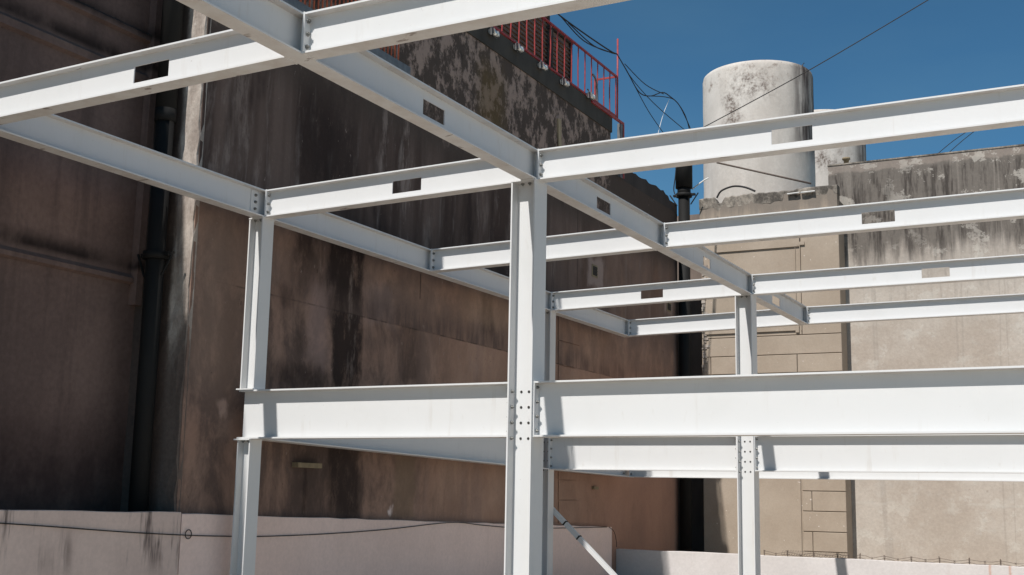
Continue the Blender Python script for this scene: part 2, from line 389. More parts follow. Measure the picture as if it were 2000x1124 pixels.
M['rear'] = simple('dim_render', (.17,.135,.115), .92, .4, 2, 0, (1,1,.3), .4)
M['roof'] = simple('roof_screed', (.22,.20,.18), .9, .3, 2)
M['conc_patch'] = simple('ledge_render', (.24,.19,.12), .9, .3, 8)
def ground_mat():
    g = NG('dusty_concrete_ground', .95, .1)
    n = g.noise(.35, (1,1,1), 6, .65); f = g.noise(9, (1,1,1), 6, .7)
    c = g.mix(g.mr(n, .35, .65), (.43,.38,.32), (.52,.465,.395))
    c = g.scale(c, g.mr(f, .3, .7, .8, 1.15, 'LINEAR')); g.bump(f, .5, .03)
    return g.done(c)
M['ground'] = ground_mat()

# ------------------------------------------------------------------ ground
GZ = -4.75
m = MB(); m.add([(-300,-300,GZ),(300,-300,GZ),(300,300,GZ),(-300,300,GZ)], [(0,1,2,3)])
o = m.build('ground', M['ground']); o['kind'] = 'structure'

# ------------------------------------------------------------------ steel frame
W, H0 = 3.31, .30
B, TF, TW = .148, .014, .010
YB = [-3.693, 0.0, 3.472, 7.201, 10.513]
def gz(x):                                           # top of the roof steel falls a little towards the stained wall
    return -.018+(.034/ W+.0101)*x if x <= W else .050-.0+(.0065)*(x-W)
hexm = {}
def bolt_mesh(axis):
    if axis not in hexm:
        m = MB(); r, l = .017, .014
        a = Vector(axis)
        m.tube([(0,0,0), a*l], r, 6); m.tube([a*l*.9, a*(l+.012)], r*.5, 6)
        me = bpy.data.meshes.new('bolt'); me.from_pydata([Vector(p) for p in m.v], [], m.f); me.materials.append(M['bolt'])
        hexm[axis] = me
    return hexm[axis]
def bolt(parent, loc, axis, name='bolt'):
    o = bpy.data.objects.new(name, bolt_mesh(axis)); C.objects.link(o); o.parent = parent
    L = Vector(loc); o.location = L-WL[parent.name]; WL[o.name] = L; return o
def hole_disc(parent, loc, axis):
    key = ('h',)+axis
    if key not in hexm:
        m = MB(); a = Vector(axis); m.tube([(0,0,0), a*.003], .013, 10)
        me = bpy.data.meshes.new('bolt_hole'); me.from_pydata([Vector(p) for p in m.v], [], m.f); me.materials.append(M['hole']); hexm[key] = me
    o = bpy.data.objects.new('bolt_hole', hexm[key]); C.objects.link(o); o.parent = parent
    L = Vector(loc); o.location = L-WL[parent.name]; WL[o.name] = L; return o

def beam(name, label, cat, group, axis, a0, a1, c, ztop0, ztop1, h, b, hole=None, plates=(True, True), nb=3, tf=TF, tw=TW):
    """I section along axis 'x' or 'y' from a0 to a1, at cross coordinate c; end plates with bolts"""
    sl = (ztop1-ztop0)/(a1-a0)
    zt = lambda a: ztop0+sl*(a-a0)
    P = (lambda a, z, n: (a, c+n, z+zt(a))) if axis == 'x' else (lambda a, z, n: (c+n, a, z+zt(a)))
    t = thing(name, label, cat, P(a0, -h, 0), group)
    e = .012
    A0, A1 = a0+(e if plates[0] else 0), a1-(e if plates[1] else 0)
    w = MB()
    if hole:
        hs = hole if isinstance(hole, list) else [hole]
        A = [A0]; cut = set()
        for k, (ha, hb, z0, z1) in enumerate(hs): A += [ha, hb]; cut.add((2*k+1, 1))
        A.append(A1)
        w.plate(A, [-h+tf, hs[0][2], hs[0][3], -tf], -tw/2, tw/2, cut, P)
    else: w.plate([A0, A1], [-h+tf, -tf], -tw/2, tw/2, set(), P)
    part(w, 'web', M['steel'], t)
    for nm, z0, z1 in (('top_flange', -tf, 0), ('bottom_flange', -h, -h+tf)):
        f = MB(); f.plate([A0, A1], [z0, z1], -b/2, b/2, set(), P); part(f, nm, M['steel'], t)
    for k, (on, aa) in enumerate(zip(plates, (a0, a1))):
        if not on: continue
        q = MB(); p0, p1 = (aa, aa+e) if k == 0 else (aa-e, aa)
        q.plate([p0, p1], [-h-.004, .004], -b/2-.003, b/2+.003, set(), P)
        pl = part(q, 'end_plate', M['steel'], t, P(aa, -h/2, 0))
        d = 1 if k == 0 else -1
        ax = (d,0,0) if axis == 'x' else (0,d,0)
        for i in range(nb):
            z = -.055-(h-.11)*i/(nb-1)
            for n in (-b*.27, b*.27): bolt(pl, P(p1 if k == 0 else p0, z, n), ax)
    return t

def holes_y(u0, u1, v0, v1, y, x0, zf):            # opening seen in a cross beam, turned into metres along the web
    a = on_y(u0, (v0+v1)/2, y); b = on_y(u1, (v0+v1)/2, y)
    return (a.x, b.x)
HZ = (-.222, -.088)
def hx(u0, u1, v, y): return (on_y(u0, v, y).x, on_y(u1, v, y).x, *HZ)
GL, GR = 'cross beams of the roof frame left of the middle girder', 'cross beams of the roof frame right of the middle girder'
XE = 9.6
eL0, eL1, eR0 = B/2+.001, W-B/2-.001, W+B/2+.001
left_lab = ['white roof beam with an opening at top left, in front of the black drainpipe',
            'white roof beam with an opening, from left column head to middle column head',
            'white roof beam without a visible opening, passing behind the big middle column',
            'white roof beam with a brown-looking opening, ending on the rear middle column head',
            'rearmost and lowest white roof beam left of the rear middle column']
right_lab = ['nearest white roof beam running up out of the top of the picture',
             'long white roof beam crossing in front of the round concrete tank, with an opening',
             'white roof beam crossing just below the tan parapet, with an opening far to the right',
             'white roof beam running right from the rear middle column head, with an opening',
             'lowest white roof beam on the right, starting at the end of the middle girder']
left_hole = [hx(263,330,139,YB[0]), hx(767,823,363,YB[1]), None, hx(1252,1295,572,YB[3]), None]
right_hole = [None, hx(1507,1587,263,YB[1]), hx(1683,1748,424,YB[2]), hx(1800,1855,531,YB[3]), None]
if True:
    for k, y in enumerate(YB):
        hl = left_hole[k]
        beam('roof_beam', left_lab[k], 'steel beam', GL, 'x', eL0, eL1, y, gz(eL0), gz(eL1), H0, B, hl)
        beam('roof_beam', right_lab[k], 'steel beam', GR, 'x', eR0, XE, y, gz(eR0), gz(XE), H0, B, right_hole[k], (True, False))

def girder(label, xg, zt, hs, y0, splice):
    t = beam('roof_girder', label, 'steel girder', 'long girders of the roof frame', 'y', y0, YB[4]+.09, xg, zt, zt, H0, B, hs, (False, False))
    for y in YB:                                     # stub plates that carry the cross beams
        for d in (-1, 1):
            q = MB()
            q.box(xg+d*(TW/2+.0005), xg+d*(B/2-.010), y-.005, y+.005, zt-H0+TF+.001, zt-TF-.001)
            q.box(xg+d*(B/2-.010), xg+d*(B/2-.0005), y-B/2+.004, y+B/2-.004, zt-H0+TF+.001, zt-TF-.001)
            part(q, 'stiffener', M['steel'], t, (xg+d*B/4, y, zt-H0/2))
    if splice:
        q = box(xg+TW/2+.0005, xg+TW/2+.009, -.235, -.105, zt-H0+.03, zt-.03)
        pl = part(q, 'splice_plate', M['steel'], t, (xg, -.17, zt-H0/2))
        for i in range(3): bolt(pl, (xg+TW/2+.009, -.17, zt-.075-.075*i), (1,0,0))
    return t
def hy(u0, u1, v, x): return (on_x(u0, v, x).y, on_x(u1, v, x).y, *HZ)
Hr = [hy(825,868,220,W), hy(1165,1192,401,W), hy(1373,1387,514,W), hy(1508,1523,588,W)]
girder('white roof girder from the top left corner over the left column, nearest the stained wall', 0, -.018, None, -7.45, True)
girder('white middle roof girder with four openings, crossing the picture over the middle columns', W, .050, Hr, -7.45, False)

# floor level
HL, BL = .515, .20
zL = [-2.2, None, None, -2.335, -2.385]
DC = .235
cL, cR = -.115, .08                                   # flange faces of the left columns, relative to the grid line
CX = -.04
FG = 'deep beams of the lower floor frame'
m0 = W-.178                                           # left flange face of the middle columns
m1 = W+.080
beam('floor_beam', 'deep white floor beam between the left column and the big middle column', 'steel beam', FG, 'x', -.115, m0-.001, 0, zL[0], zL[0]+.004, HL, BL, None, (False, True), 4, .016, .011)
beam('floor_beam', 'deepest-looking white floor beam running right from the big middle column', 'steel beam', FG, 'x', m1+.001, XE, 0, zL[0]+.004, zL[0]+.02, HL, BL, None, (True, False), 4, .016, .011)
beam('floor_beam', 'white floor beam half hidden behind the front one, between the two rear columns', 'steel beam', FG, 'x', cR+.001, m0-.001, YB[3], zL[3], zL[3], HL, BL, None, (True, True), 4, .016, .011)
beam('floor_beam', 'white floor beam running right from the slender rear middle column, below the front one', 'steel beam', FG, 'x', m1+.001, XE, YB[3], zL[3], zL[3]+.01, HL, BL, None, (True, False), 4, .016, .011)
beam('floor_beam', 'rearmost white floor beam, a thin strip under the others above the pale wall', 'steel beam', FG, 'x', BL/2+.002, XE, YB[4], zL[4], zL[4], HL, BL, None, (True, False), 4, .016, .011)
t = beam('floor_girder', 'shaded white floor girder running back along the stained wall', 'steel girder', None, 'y', .13, YB[3]-.13, 0, zL[0], zL[3], HL, .2, None, (False, False), 4, .016, .011)
t = beam('floor_girder', 'short end piece of white floor girder behind the rear left column', 'steel girder', None, 'y', YB[3]+.13, YB[4]+.12, 0, zL[3], zL[4], HL, .2, None, (False, False), 4, .016, .011)
pl = part(box(.0065,.014, YB[4]-.2,YB[4]-.13, zL[4]-HL+.04, zL[4]-.04), 'splice_plate', M['steel'], t, (0, YB[4]-.16, zL[4]-.25))
for i in range(4): bolt(pl, (.014, YB[4]-.165, zL[4]-.085-.12*i), (1,0,0))

# columns: H section, web facing the street, flanges on the left and right
CG = 'white H-section columns of the steel frame'
def column(label, x0, x1, y, z0, z1, bw, cap=True, base=True, bolts=None, name='steel_column', flush=(0,0)):
    t = thing(name, label, 'steel column', ((x0+x1)/2, y, z0), CG)
    tf, tw = .015, .011
    a, b_ = (z0+(.014 if base else 0), z1-(.014 if cap else 0))
    part(box(x0+tf, x1-tf, y-tw/2, y+tw/2, a, b_), 'web', M['steel'], t)
    part(box(x0, x0+tf, y-bw/2, y+bw/2, a, b_), 'flange', M['steel'], t)
    part(box(x1-tf, x1, y-bw/2, y+bw/2, a, b_), 'flange', M['steel'], t)
    if cap:
        e = flush[1]
        pl = part(box(x0-.004-e, x1+.004, y-bw/2-.004-e*.6, y+bw/2+.004, z1-.014, z1), 'cap_plate', M['steel'], t, ((x0+x1)/2, y, z1))
        for dx in (-.045, .03): bolt(pl, ((x0+x1)/2+dx, y-.05, z1-.014), (0,0,-1))
    if base:
        e = flush[0]
        part(box(x0-.004-e, x1+.004, y-bw/2-.004-e*.6, y+bw/2+.004, z0, z0+.014), 'base_plate', M['steel'], t, ((x0+x1)/2, y, z0))
    if bolts:
        w, fl = t.children[0], t.children[1]
        for i in range(4):
            z = bolts-.085-.146*i*(HL/.515)
            for dx in (.085, .165): hole_disc(w, (x0+dx, y-tw/2, z), (0,-1,0))
            bolt(fl, (x0+tf, y-bw*.27, z), (1,0,0))
    return t
column('upper white column at the left standing on the deep floor beam', -.112, .074, 0, zL[0]+.0015, -.018-H0-.002, .19, True, True, flush=(.03,.0))
column('lower white column at the left under the end of the deep floor beam', -.105, .066, 0, GZ, zL[0]-HL-.0015, .19, True, True, flush=(.0,.03))
column('big white middle column rising through the picture with rows of bolts', W-.177, W+.080, 0, GZ, .050-H0-.0015, .262, True, True, zL[0])
column('slender white rear middle column in front of the tan scored wall', W-.172, W+.080, YB[3], GZ, .050-H0-.0015, .262, True, True, zL[3])
column('white rear column mostly hidden behind the big middle column', -.14, .080, YB[3], GZ, -.018-H0-.0015, .20, True, True, zL[3])

# leaning prop
a, b_ = on_y(1086, 1003, YB[3]+.16), on_y(1206, 1131, YB[3]+.16)
t = thing('diagonal_prop', 'pale square bar leaning down to the right behind the rear hidden column', 'prop', (b_.x, b_.y, GZ))
d = (b_-a).normalized(); a2 = a-d*.15; b2 = a+d*((GZ-a.z)/d.z)
e1 = Vector((0,1,0)); e2 = d.cross(e1)
def bar(p, q, w1, w2):
    m = MB(); vs = [r+e1*sx*w1+e2*sy*w2 for r in (p, q) for sx, sy in ((-1,-1),(1,-1),(1,1),(-1,1))]
    m.add(vs, [(0,1,2,3),(7,6,5,4),(0,4,5,1),(1,5,6,2),(2,6,7,3),(3,7,4,0)]); return m
part(bar(a2, b2, .036, .034), 'bar', M['steel'], t)
for f in (.155, .38):
    p = a+(b_-a)*f; part(bar(p-d*.012, p+d*.012, .040, .038), 'band', M['hole'], t, p)

# ------------------------------------------------------------------ stained building on the left
ZB = on_x(1195, 224, XW2+.02).z
ZT, ZP, YU, YE = ZB-.36, 3.18, 10.55, 14.3
bld = thing('stained_building', 'dark soot-stained building with peeling render behind the left half of the frame', 'building', (-3, 4, GZ))
m = MB()
for (y0, y1, zt) in ((YC, YU, ZT), (YU, YE, ZP)):
    pass
# main wall as one skin: front skin, end faces, roof
m = MB()
def grid_wall(m, pts_u, pts_v, P):
    for i in range(len(pts_u)-1):
        for j in range(len(pts_v)-1):
            m.add([P(pts_u[i],pts_v[j]),P(pts_u[i+1],pts_v[j]),P(pts_u[i+1],pts_v[j+1]),P(pts_u[i],pts_v[j+1])], [(0,1,2,3)])
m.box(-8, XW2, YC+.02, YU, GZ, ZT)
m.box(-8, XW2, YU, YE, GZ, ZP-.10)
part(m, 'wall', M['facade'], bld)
# crumbling parapet top on the lower rear part
m = MB(); n = 26; prof = []
for i in range(n+1):
    y = YU+(YE-YU)*i/n
    z = ZP+random.uniform(-.03,.03)-(.0 if i < n-5 else .05*(i-n+5)**1.25)
    prof.append((y, z))
for i in range(n):
    (y0,z0),(y1,z1) = prof[i], prof[i+1]
    m.add([(XW2+.004,y0,ZP-.3),(XW2+.004,y1,ZP-.3),(XW2+.004,y1,z1),(XW2+.004,y0,z0),(XW2-.22,y0,ZP-.3),(XW2-.22,y1,ZP-.3),(XW2-.22,y1,z1),(XW2-.22,y0,z0)],
          [(0,1,2,3),(7,6,5,4),(3,2,6,7),(0,3,7,4),(1,5,6,2)])
part(m, 'parapet', M['dark_render'], bld, (XW2, 12, ZP))
# set back wing and sunlit corner pier
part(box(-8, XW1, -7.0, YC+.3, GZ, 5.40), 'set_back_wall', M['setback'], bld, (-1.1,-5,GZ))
part(box(-8, XW1+.001, -16, -7.0, GZ, 6.85), 'set_back_wall', M['setback'], bld, (-1.1,-12,GZ))  # unseen taller stretch, added and sized to shade the foot of the left column
m = MB()
nz = 60; xs = [XW1-.3]+[XW1+(XW2-XW1)*k/8 for k in range(9)]
rows = []
for j in range(nz+1):
    z = GZ+(6.0-GZ)*j/nz; row = []
    for k, x in enumerate(xs):
        edge = random.uniform(-.022,.004) if k == len(xs)-1 else 0
        row.append((x+edge, YC+random.uniform(-.006,.006), z))
    rows.append(row)
for j in range(nz):
    for k in range(len(xs)-1):
        m.add([rows[j][k], rows[j][k+1], rows[j+1][k+1], rows[j+1][k]], [(0,1,2,3)])
    p, q = rows[j][-1], rows[j+1][-1]
    m.add([p, (XW2+.003, YC+.07, p[2]), (XW2+.003, YC+.07, q[2]), q], [(0,1,2,3)])
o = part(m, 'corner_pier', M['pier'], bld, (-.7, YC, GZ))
# recessed niche strip left of the pipe
A = on_y(246, 598, YC-.06); Bq = on_y(360, 585, YC-.06)
part(box(XW1+.002, XW1+.10, YC-.10, YC-.008, A.z, 5.4), 'corner_fillet', M['setback'], bld, (XW1, YC, A.z))
# string courses of the set back wall
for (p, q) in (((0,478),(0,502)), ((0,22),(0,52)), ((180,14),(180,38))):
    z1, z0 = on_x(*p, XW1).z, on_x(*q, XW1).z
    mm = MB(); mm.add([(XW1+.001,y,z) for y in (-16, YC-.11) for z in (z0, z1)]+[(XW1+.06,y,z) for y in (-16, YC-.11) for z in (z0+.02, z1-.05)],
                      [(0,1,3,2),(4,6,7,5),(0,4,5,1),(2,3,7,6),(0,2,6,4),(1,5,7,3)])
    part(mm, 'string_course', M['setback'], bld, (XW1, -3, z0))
# roof slab edge above the peeling render
part(box(-8, XW2+.025, YC+.05, YU+.02, ZT-.002, ZB-.012), 'roof_slab', M['slab'], bld, (-.4, 5, ZT))
# scored blocks on the rear part of the wall
def wall_blocks(rows):
    for (px0, px1, py0, py1) in rows:
        p = on_x(px0, py0, XW2); q = on_x(px1, py1, XW2); r0 = on_x(px0, py1, XW2)
        part(box(XW2+.001, XW2+.016, p.y, q.y, r0.z, p.z), 'quoin_block', M['facade'], bld, (XW2, p.y, r0.z))
wall_blocks([(1090,1131,618,664), (1090,1123,666,712), (1090,1131,714,760), (1090,1124,938,976), (1090,1131,895,936), (1090,1131,978,1022)])
# vents and ledge
def vent(px, py, w, h):
    p = on_x(px, py, XW2)
    v = part(box(XW2+.001, XW2+.012, p.y-w/2-.03, p.y+w/2+.03, p.z-h/2-.03, p.z+h/2+.03), 'vent', M['conc_patch'], bld, p)
    mm = MB()
    mm.box(XW2+.0125, XW2+.0145, p.y-w/2, p.y+w/2, p.z-h/2, p.z+h/2)
    part(mm, 'vent_opening', M['hole'], v, p)
    mm = MB()
    for k in range(3): mm.box(XW2+.0148, XW2+.022, p.y-w/2, p.y+w/2, p.z-h/2+h*(k+.6)/3.4, p.z-h/2+h*(k+.6)/3.4+.02)
    part(mm, 'vent_louvre', M['dark_render'], v, p)
vent(1161, 530, .19, .17); vent(1306, 600, .19, .14); 
p = on_x(593, 908, XW2)
part(box(XW2+.001, XW2+.09, p.y-.22, p.y+.24, p.z-.035, p.z+.02), 'wall_ledge', M['conc_patch'], bld, p)
p = on_x(1160, 953, XW2)
part(box(XW2+.001, XW2+.05, p.y-.1, p.y+.1, p.z-.03, p.z+.02), 'wall_ledge', M['conc_patch'], bld, p)

# low boundary walls
XL = -.25
def sloped_wall(name, label, mat, p0, p1, th):
    a = on_x(*p0, XL); b = on_x(*p1, XL)
    if p0[0] <= 0:                                     # runs on out of the picture towards the street
        s_ = (b.z-a.z)/(b.y-a.y); a = Vector((XL, -14, b.z+s_*(-14-b.y)))
    t = thing(name, label, 'wall', (XL, (a.y+b.y)/2, GZ))
    n = 40; m = MB()
    vs = []
    for i in range(n+1):
        y = a.y+(b.y-a.y)*i/n; z = a.z+(b.z-a.z)*i/n+random.uniform(-.006,.006)
        vs += [(XL,y,GZ),(XL,y,z-.006),(XL-.006,y,z),(XL-th,y,z),(XL-th,y,GZ)]
    fs = [(i*5+k, (i+1)*5+k, (i+1)*5+k+1, i*5+k+1) for i in range(n) for k in range(4)]
    fs += [(0,1,2,3,4), tuple(n*5+k for k in (4,3,2,1,0))]
    m.add(vs, fs); part(m, 'wall_body', mat, t)
    return a, b
a0, b0 = sloped_wall('boundary_wall', 'low white wall streaked with black drips at the bottom left', M['old_low'], (0,997), (354,1001), .095)
a1, b1 = sloped_wall('boundary_wall', 'low pink wall at the foot of the stained building, crossed by a cable', M['pink_low'], (356,1003), (1195,1030), .098)
YR = 10.9
za, zb = on_y(1195, 1072, YR).z, on_y(2000, 1108, YR).z; xa, xb = on_y(1195, 1072, YR).x, on_y(2000, 1108, YR).x
zx = lambda x: za+(zb-za)*(x-xa)/(xb-xa)
t = thing('boundary_wall', 'pale sunlit low wall at the bottom right with barbed wire on top', 'wall', (6, YR, GZ))
m = MB(); n = 40; vs = []
for i in range(n+1):
    x = XW2+.005+(16-XW2)*i/n; z = zx(x)+random.uniform(-.006,.006)
    vs += [(x,YR,GZ),(x,YR,z-.006),(x,YR+.006,z),(x,YR+.16,z),(x,YR+.16,GZ)]
fs = [(i*5+k, (i+1)*5+k, (i+1)*5+k+1, i*5+k+1) for i in range(n) for k in range(4)]+[(0,1,2,3,4), tuple(n*5+k for k in (4,3,2,1,0))]
m.add(vs, fs); part(m, 'wall_body', M['far_low'], t)
# barbed wire along it
t = thing('barbed_wire', 'thin barbed wire on short stakes along the top of the pale wall', 'barbed wire', (6, YR+.08, zx(6)))
x = on_y(1490, 1085, YR).x; xs = []
while x < 12: xs.append(x); x += random.uniform(.33, .50)
for x in xs:
    m = MB(); m.tube([(x,YR+.08,zx(x)-.02), (x+random.uniform(-.015,.015),YR+.08,zx(x)+random.uniform(.07,.11))], .007, 6); part(m, 'stake', M['wire'], t, (x, YR+.08, zx(x)))
for k, h in enumerate((.075, .035)):
    m = MB(); pts = []
    for i in range(len(xs)-1):
        for j in range(4):
            f = j/4; x = xs[i]+(xs[i+1]-xs[i])*f; pts.append((x, YR+.08, zx(x)+h-.05*math.sin(f*math.pi)*random.uniform(.3,1)))
    m.tube(pts, .0035, 5)
    for q in pts[::2]:
        m.tube([(q[0]-.014,q[1],q[2]-.018),(q[0]+.014,q[1]-.004,q[2]+.018)], .003, 4); m.tube([(q[0]+.014,q[1],q[2]-.018),(q[0]-.014,q[1]-.004,q[2]+.018)], .003, 4)
    part(m, 'wire_strand', M['wire'], t, (6, YR, 0))
m = MB(); pts = []; x0, x1 = on_y(1525,1085,YR).x, on_y(1655,1092,YR).x
for i in range(260):
    f = i/259; an = f*26*2*math.pi; x = x0+(x1-x0)*f
    pts.append((x+.03*math.cos(an), YR+.08+.03*math.sin(an), zx(x)+.055+.045*math.sin(an+.6)))
m.tube(pts, .0022, 4); part(m, 'wire_coil', M['wire'], t, (x0, YR, 0))

# cable on the pink wall
pts = [on_x(u, v, XL+.012) for u, v in ((-20,1021),(100,1029),(250,1040),(368,1046),(450,1048),(520,1048),(640,1043),(760,1034),(880,1021),(940,1026),(1000,1031),(1080,1032),(1185,1030))]
m = MB(); m.tube(smooth_path(pts, 5), .006, 6)
c = on_x(368, 1044, XL+.016); m.tube([(c.x, c.y+.045*math.cos(k*math.pi/8), c.z+.045*math.sin(k*math.pi/8)) for k in range(17)], .005, 6)
m.tube(smooth_path([on_x(u,v,XL+.01) for u,v in ((1190,1030),(1200,1040),(1204,1060),(1204,1069))],4), .005, 5)
tag(m.build('cable', M['cable'], None, c), 'black cable with a small loop strung along the low pink wall', 'cable')

# drainpipes
def pipe(label, cx, cy, segs, bz, br, name='drainpipe', mat='pipe'):
    t = thing(name, label, 'drainpipe', (cx, cy, segs[-1][1]))
    for (z1, z0, r) in segs:
        m = MB(); m.tube([(cx,cy,z0),(cx,cy,z1)], r, 20); part(m, 'pipe_section', M[mat], t, (cx,cy,z0))
        m = MB(); m.tube([(cx,cy,z1-.14),(cx,cy,z1)], r*1.16, 20); part(m, 'socket', M[mat], t, (cx,cy,z1))
    m = MB(); z = bz
    m.tube([(cx,cy,z-.04),(cx,cy,z+.04)], br*1.35, 16)
    m.box(cx-br*1.9, cx-br, cy-.02, cy+.06, z-.012, z+.03); m.box(cx+br, cx+br*1.9, cy-.02, cy+.06, z-.012, z+.03)
    m.tube([(cx-br*2.5,cy,z+.03),(cx-br*1.2,cy-.02,z-.22)], .014, 6); m.tube([(cx+br*2.5,cy,z+.03),(cx+br*1.2,cy-.02,z-.22)], .014, 6)
    part(m, 'bracket', M['pipe'], t, (cx,cy,z)); return t
pc = on_y(304, 500, YC-.17); pz = on_y(322, 215, YC-.17).z
pipe('thick black drainpipe on the dark wall at the left', pc.x, YC-.17, [(5.4,pz,.112),(pz,GZ,.098)], pc.z, .1)
pc = on_y(1336, 375, 14.25)
pipe('fat black vent pipe rising above the end of the stained wall', pc.x, 14.25, [(on_y(1338,312,14.25).z+.45, on_y(1338,368,14.25).z, .185), (on_y(1338,368,14.25).z, GZ, .125)], on_y(1338,382,14.25).z, .13)

# balcony railing on the roof slab
xr = XW2+.02
ya, yb = on_x(1059.3, 155, xr).y, on_x(1203, 219, xr).y
sp = (yb-ya)/11.0
zr1 = on_x(1203, 150, xr).z; zr0 = ZB+.035
t = thing('balcony_railing', 'red metal railing along the roof edge of the stained building', 'railing', (xr, 6, ZB))
bars = MB(); bars.box(xr-.008, xr+.008, yb-.0, yb+.016, zr0, zr1)
y = yb-.01; k = 0
while y > .8:
    j = random.uniform(-.012, .012)
    m = MB(); m.tube([(xr,y,zr0),(xr+j*.5,y+j,(zr0+zr1)/2),(xr,y,zr1)], .012, 6); part(m, 'baluster', M['redpaint'], t, (xr,y,zr0)); y -= sp; k += 1
part(box(xr-.018, xr+.018, .6, yb+.03, zr1-.012, zr1+.022), 'top_rail', M['redpaint'], t, (xr,6,zr1))
part(box(xr-.018, xr+.018, .6, yb+.03, zr0-.03, zr0), 'bottom_rail', M['redpaint'], t, (xr,6,zr0))
pp = on_x(1206, 77, xr)
m = MB(); m.tube([(xr+.01,yb+.05,ZB-.02),(xr+.01,yb+.05,pp.z)], .018, 8); part(m, 'post', M['redpaint'], t, (xr,yb+.05,ZB))
q = on_y(1164, 158, yb)
part(box(q.x, xr-.02, yb-.012, yb+.012, zr1-.02, zr1+.015), 'return_rail', M['redpaint'], t, (xr,yb,zr1))
part(box(q.x-.03, q.x, yb-.02, yb+.02, ZB-.012, zr1+.014), 'return_post', M['redpaint'], t, (q.x,yb,ZB))
m = MB(); m.tube(smooth_path([(xr,yb-1.15,zr1-.33),(xr+.01,yb-1.05,zr1-.36),(xr+.02,yb-.98,zr1-.5),(xr+.01,yb-.93,zr0)],5), .02, 6); part(m, 'bent_strap', M['greymetal'], t, (xr,yb-1,zr0))
# red edge beam and corner bracket
t = thing('edge_bracket', 'red angle iron and dark post at the outer corner of the roof slab', 'bracket', (xr, yb+.4, ZT))
part(box(xr+.006, xr+.04, YU-1.0, YU+.55, ZB-.07, ZB-.02), 'angle_iron', M['redpaint'], t, (xr, YU, ZT))
part(box(xr-.04, xr+.03, YU+.38, YU+.52, ZP-.3, ZB-.075), 'post', M['greymetal'], t, (xr, YU+.4, ZP))
part(box(xr+.0305, xr+.045, YU+.50, YU+.545, ZP-.3, ZB-.072), 'post_edge', M['redpaint'], t, (xr, YU+.5, ZP))
# zinc lamp sockets hung under the rail
for i, (u, v) in enumerate(((966,62),(1014,92),(1061,128),(1104,160),(1155,186))):
    p = on_x(u, v, xr+.075)
    tt = thing('wall_spotlight', ['zinc spotlight on the slab edge, farthest left under the red railing','zinc spotlight on the slab edge, second from the left under the railing','zinc spotlight on the slab edge, middle one under the red railing','zinc spotlight on the slab edge, fourth from the left under the railing','zinc spotlight on the slab edge, nearest the end of the railing'][i], 'spotlight', p, 'zinc spotlights on the roof edge')
    m = MB(); m.tube([(p.x,p.y-.09,p.z-.03),(p.x,p.y+.09,p.z-.03)], .05, 10); m.tube([(p.x+.01,p.y-.11,p.z-.03),(p.x+.01,p.y-.09,p.z-.03)], .062, 10); m.tube([(p.x+.01,p.y+.02,p.z-.03),(p.x+.01,p.y+.04,p.z-.03)], .06, 10); part(m, 'housing', M['zinc'], tt)
    m = MB(); m.tube([(p.x-.02,p.y,p.z),(p.x-.05,p.y,p.z+.09),(p.x-.075,p.y-.02,p.z+.12)], .014, 6); part(m, 'arm', M['greymetal'], tt)

# slatted shed on the roof terrace
def shed(name, label, px0, px1, pyt, x):
    p = on_x(px0, pyt, x); q = on_x(px1, pyt, x); zt = on_x(px1, pyt, x).z
    y0, y1 = p.y, q.y
    t = thing(name, label, 'roof shed', (x, (y0+y1)/2, ZB))
    part(box(x-1.0, x-.03, y0, y1, ZB, zt), 'body', M['shutter'], t)
    m = MB(); z = ZB+.03
    while z < zt-.05:
        m.box(x-.029, x+.012, y0+.06, y1-.06, z, z+.055, lambda P: (P[0]-(.03 if P[2] > z+.03 else 0), P[1], P[2])); z += .085
    part(m, 'slats', M['shutter'], t)
    part(box(x-.03, x+.02, y1-.06, y1+.01, ZB, zt), 'frame_post', M['dark_render'], t); part(box(x-.03, x+.02, y0-.01, y0+.06, ZB, zt), 'frame_post', M['dark_render'], t)
    part(box(x-1.05, x+.03, y0-.03, y1+.03, zt, zt+.05), 'shed_roof', M['dark_render'], t)
shed('roof_shed', 'tall brown slatted shed behind the red railing', 700, 1072, 28, -.95)
shed('roof_shed', 'lower brown slatted shed next to the tall one behind the railing', 1076, 1116, 88, -.88)

# orange window bars with grey sill, high on the wall
p, q = on_x(560, 2, XW2+.2), on_x(797, 132, XW2+.2)
zs = (p.z+q.z)/2
t = thing('barred_balcony', 'small balcony with orange bars and a grey steel edge, high above the roof beam', 'balcony', (XW2, (p.y+q.y)/2, zs))
part(box(XW2+.001, XW2+.22, p.y-.3, q.y, zs-.06, zs), 'floor_plate', M['greymetal'], t)
part(box(XW2+.2205, XW2+.235, p.y-.3, q.y+.01, zs-.075, zs+.03), 'edge_angle', M['greymetal'], t)
y = p.y-.25
while y < q.y-.25:
    m = MB(); m.tube([(XW2+.2,y,zs),(XW2+.2,y,zs+.75)], .011, 6); part(m, 'bar', M['orangepaint'], t, (XW2+.2,y,zs)); y += .085
part(box(XW2+.185, XW2+.215, p.y-.3, q.y-.2, zs+.75, zs+.78), 'top_bar', M['orangepaint'], t, (XW2+.2, p.y, zs+.75))
u = on_x(777, 100, XW2+.18); m = MB(); m.tube([(u.x,u.y,zs),(u.x,u.y,zs+.3)], .018, 8); part(m, 'pale_stub', M['white_plastic'], t, u)
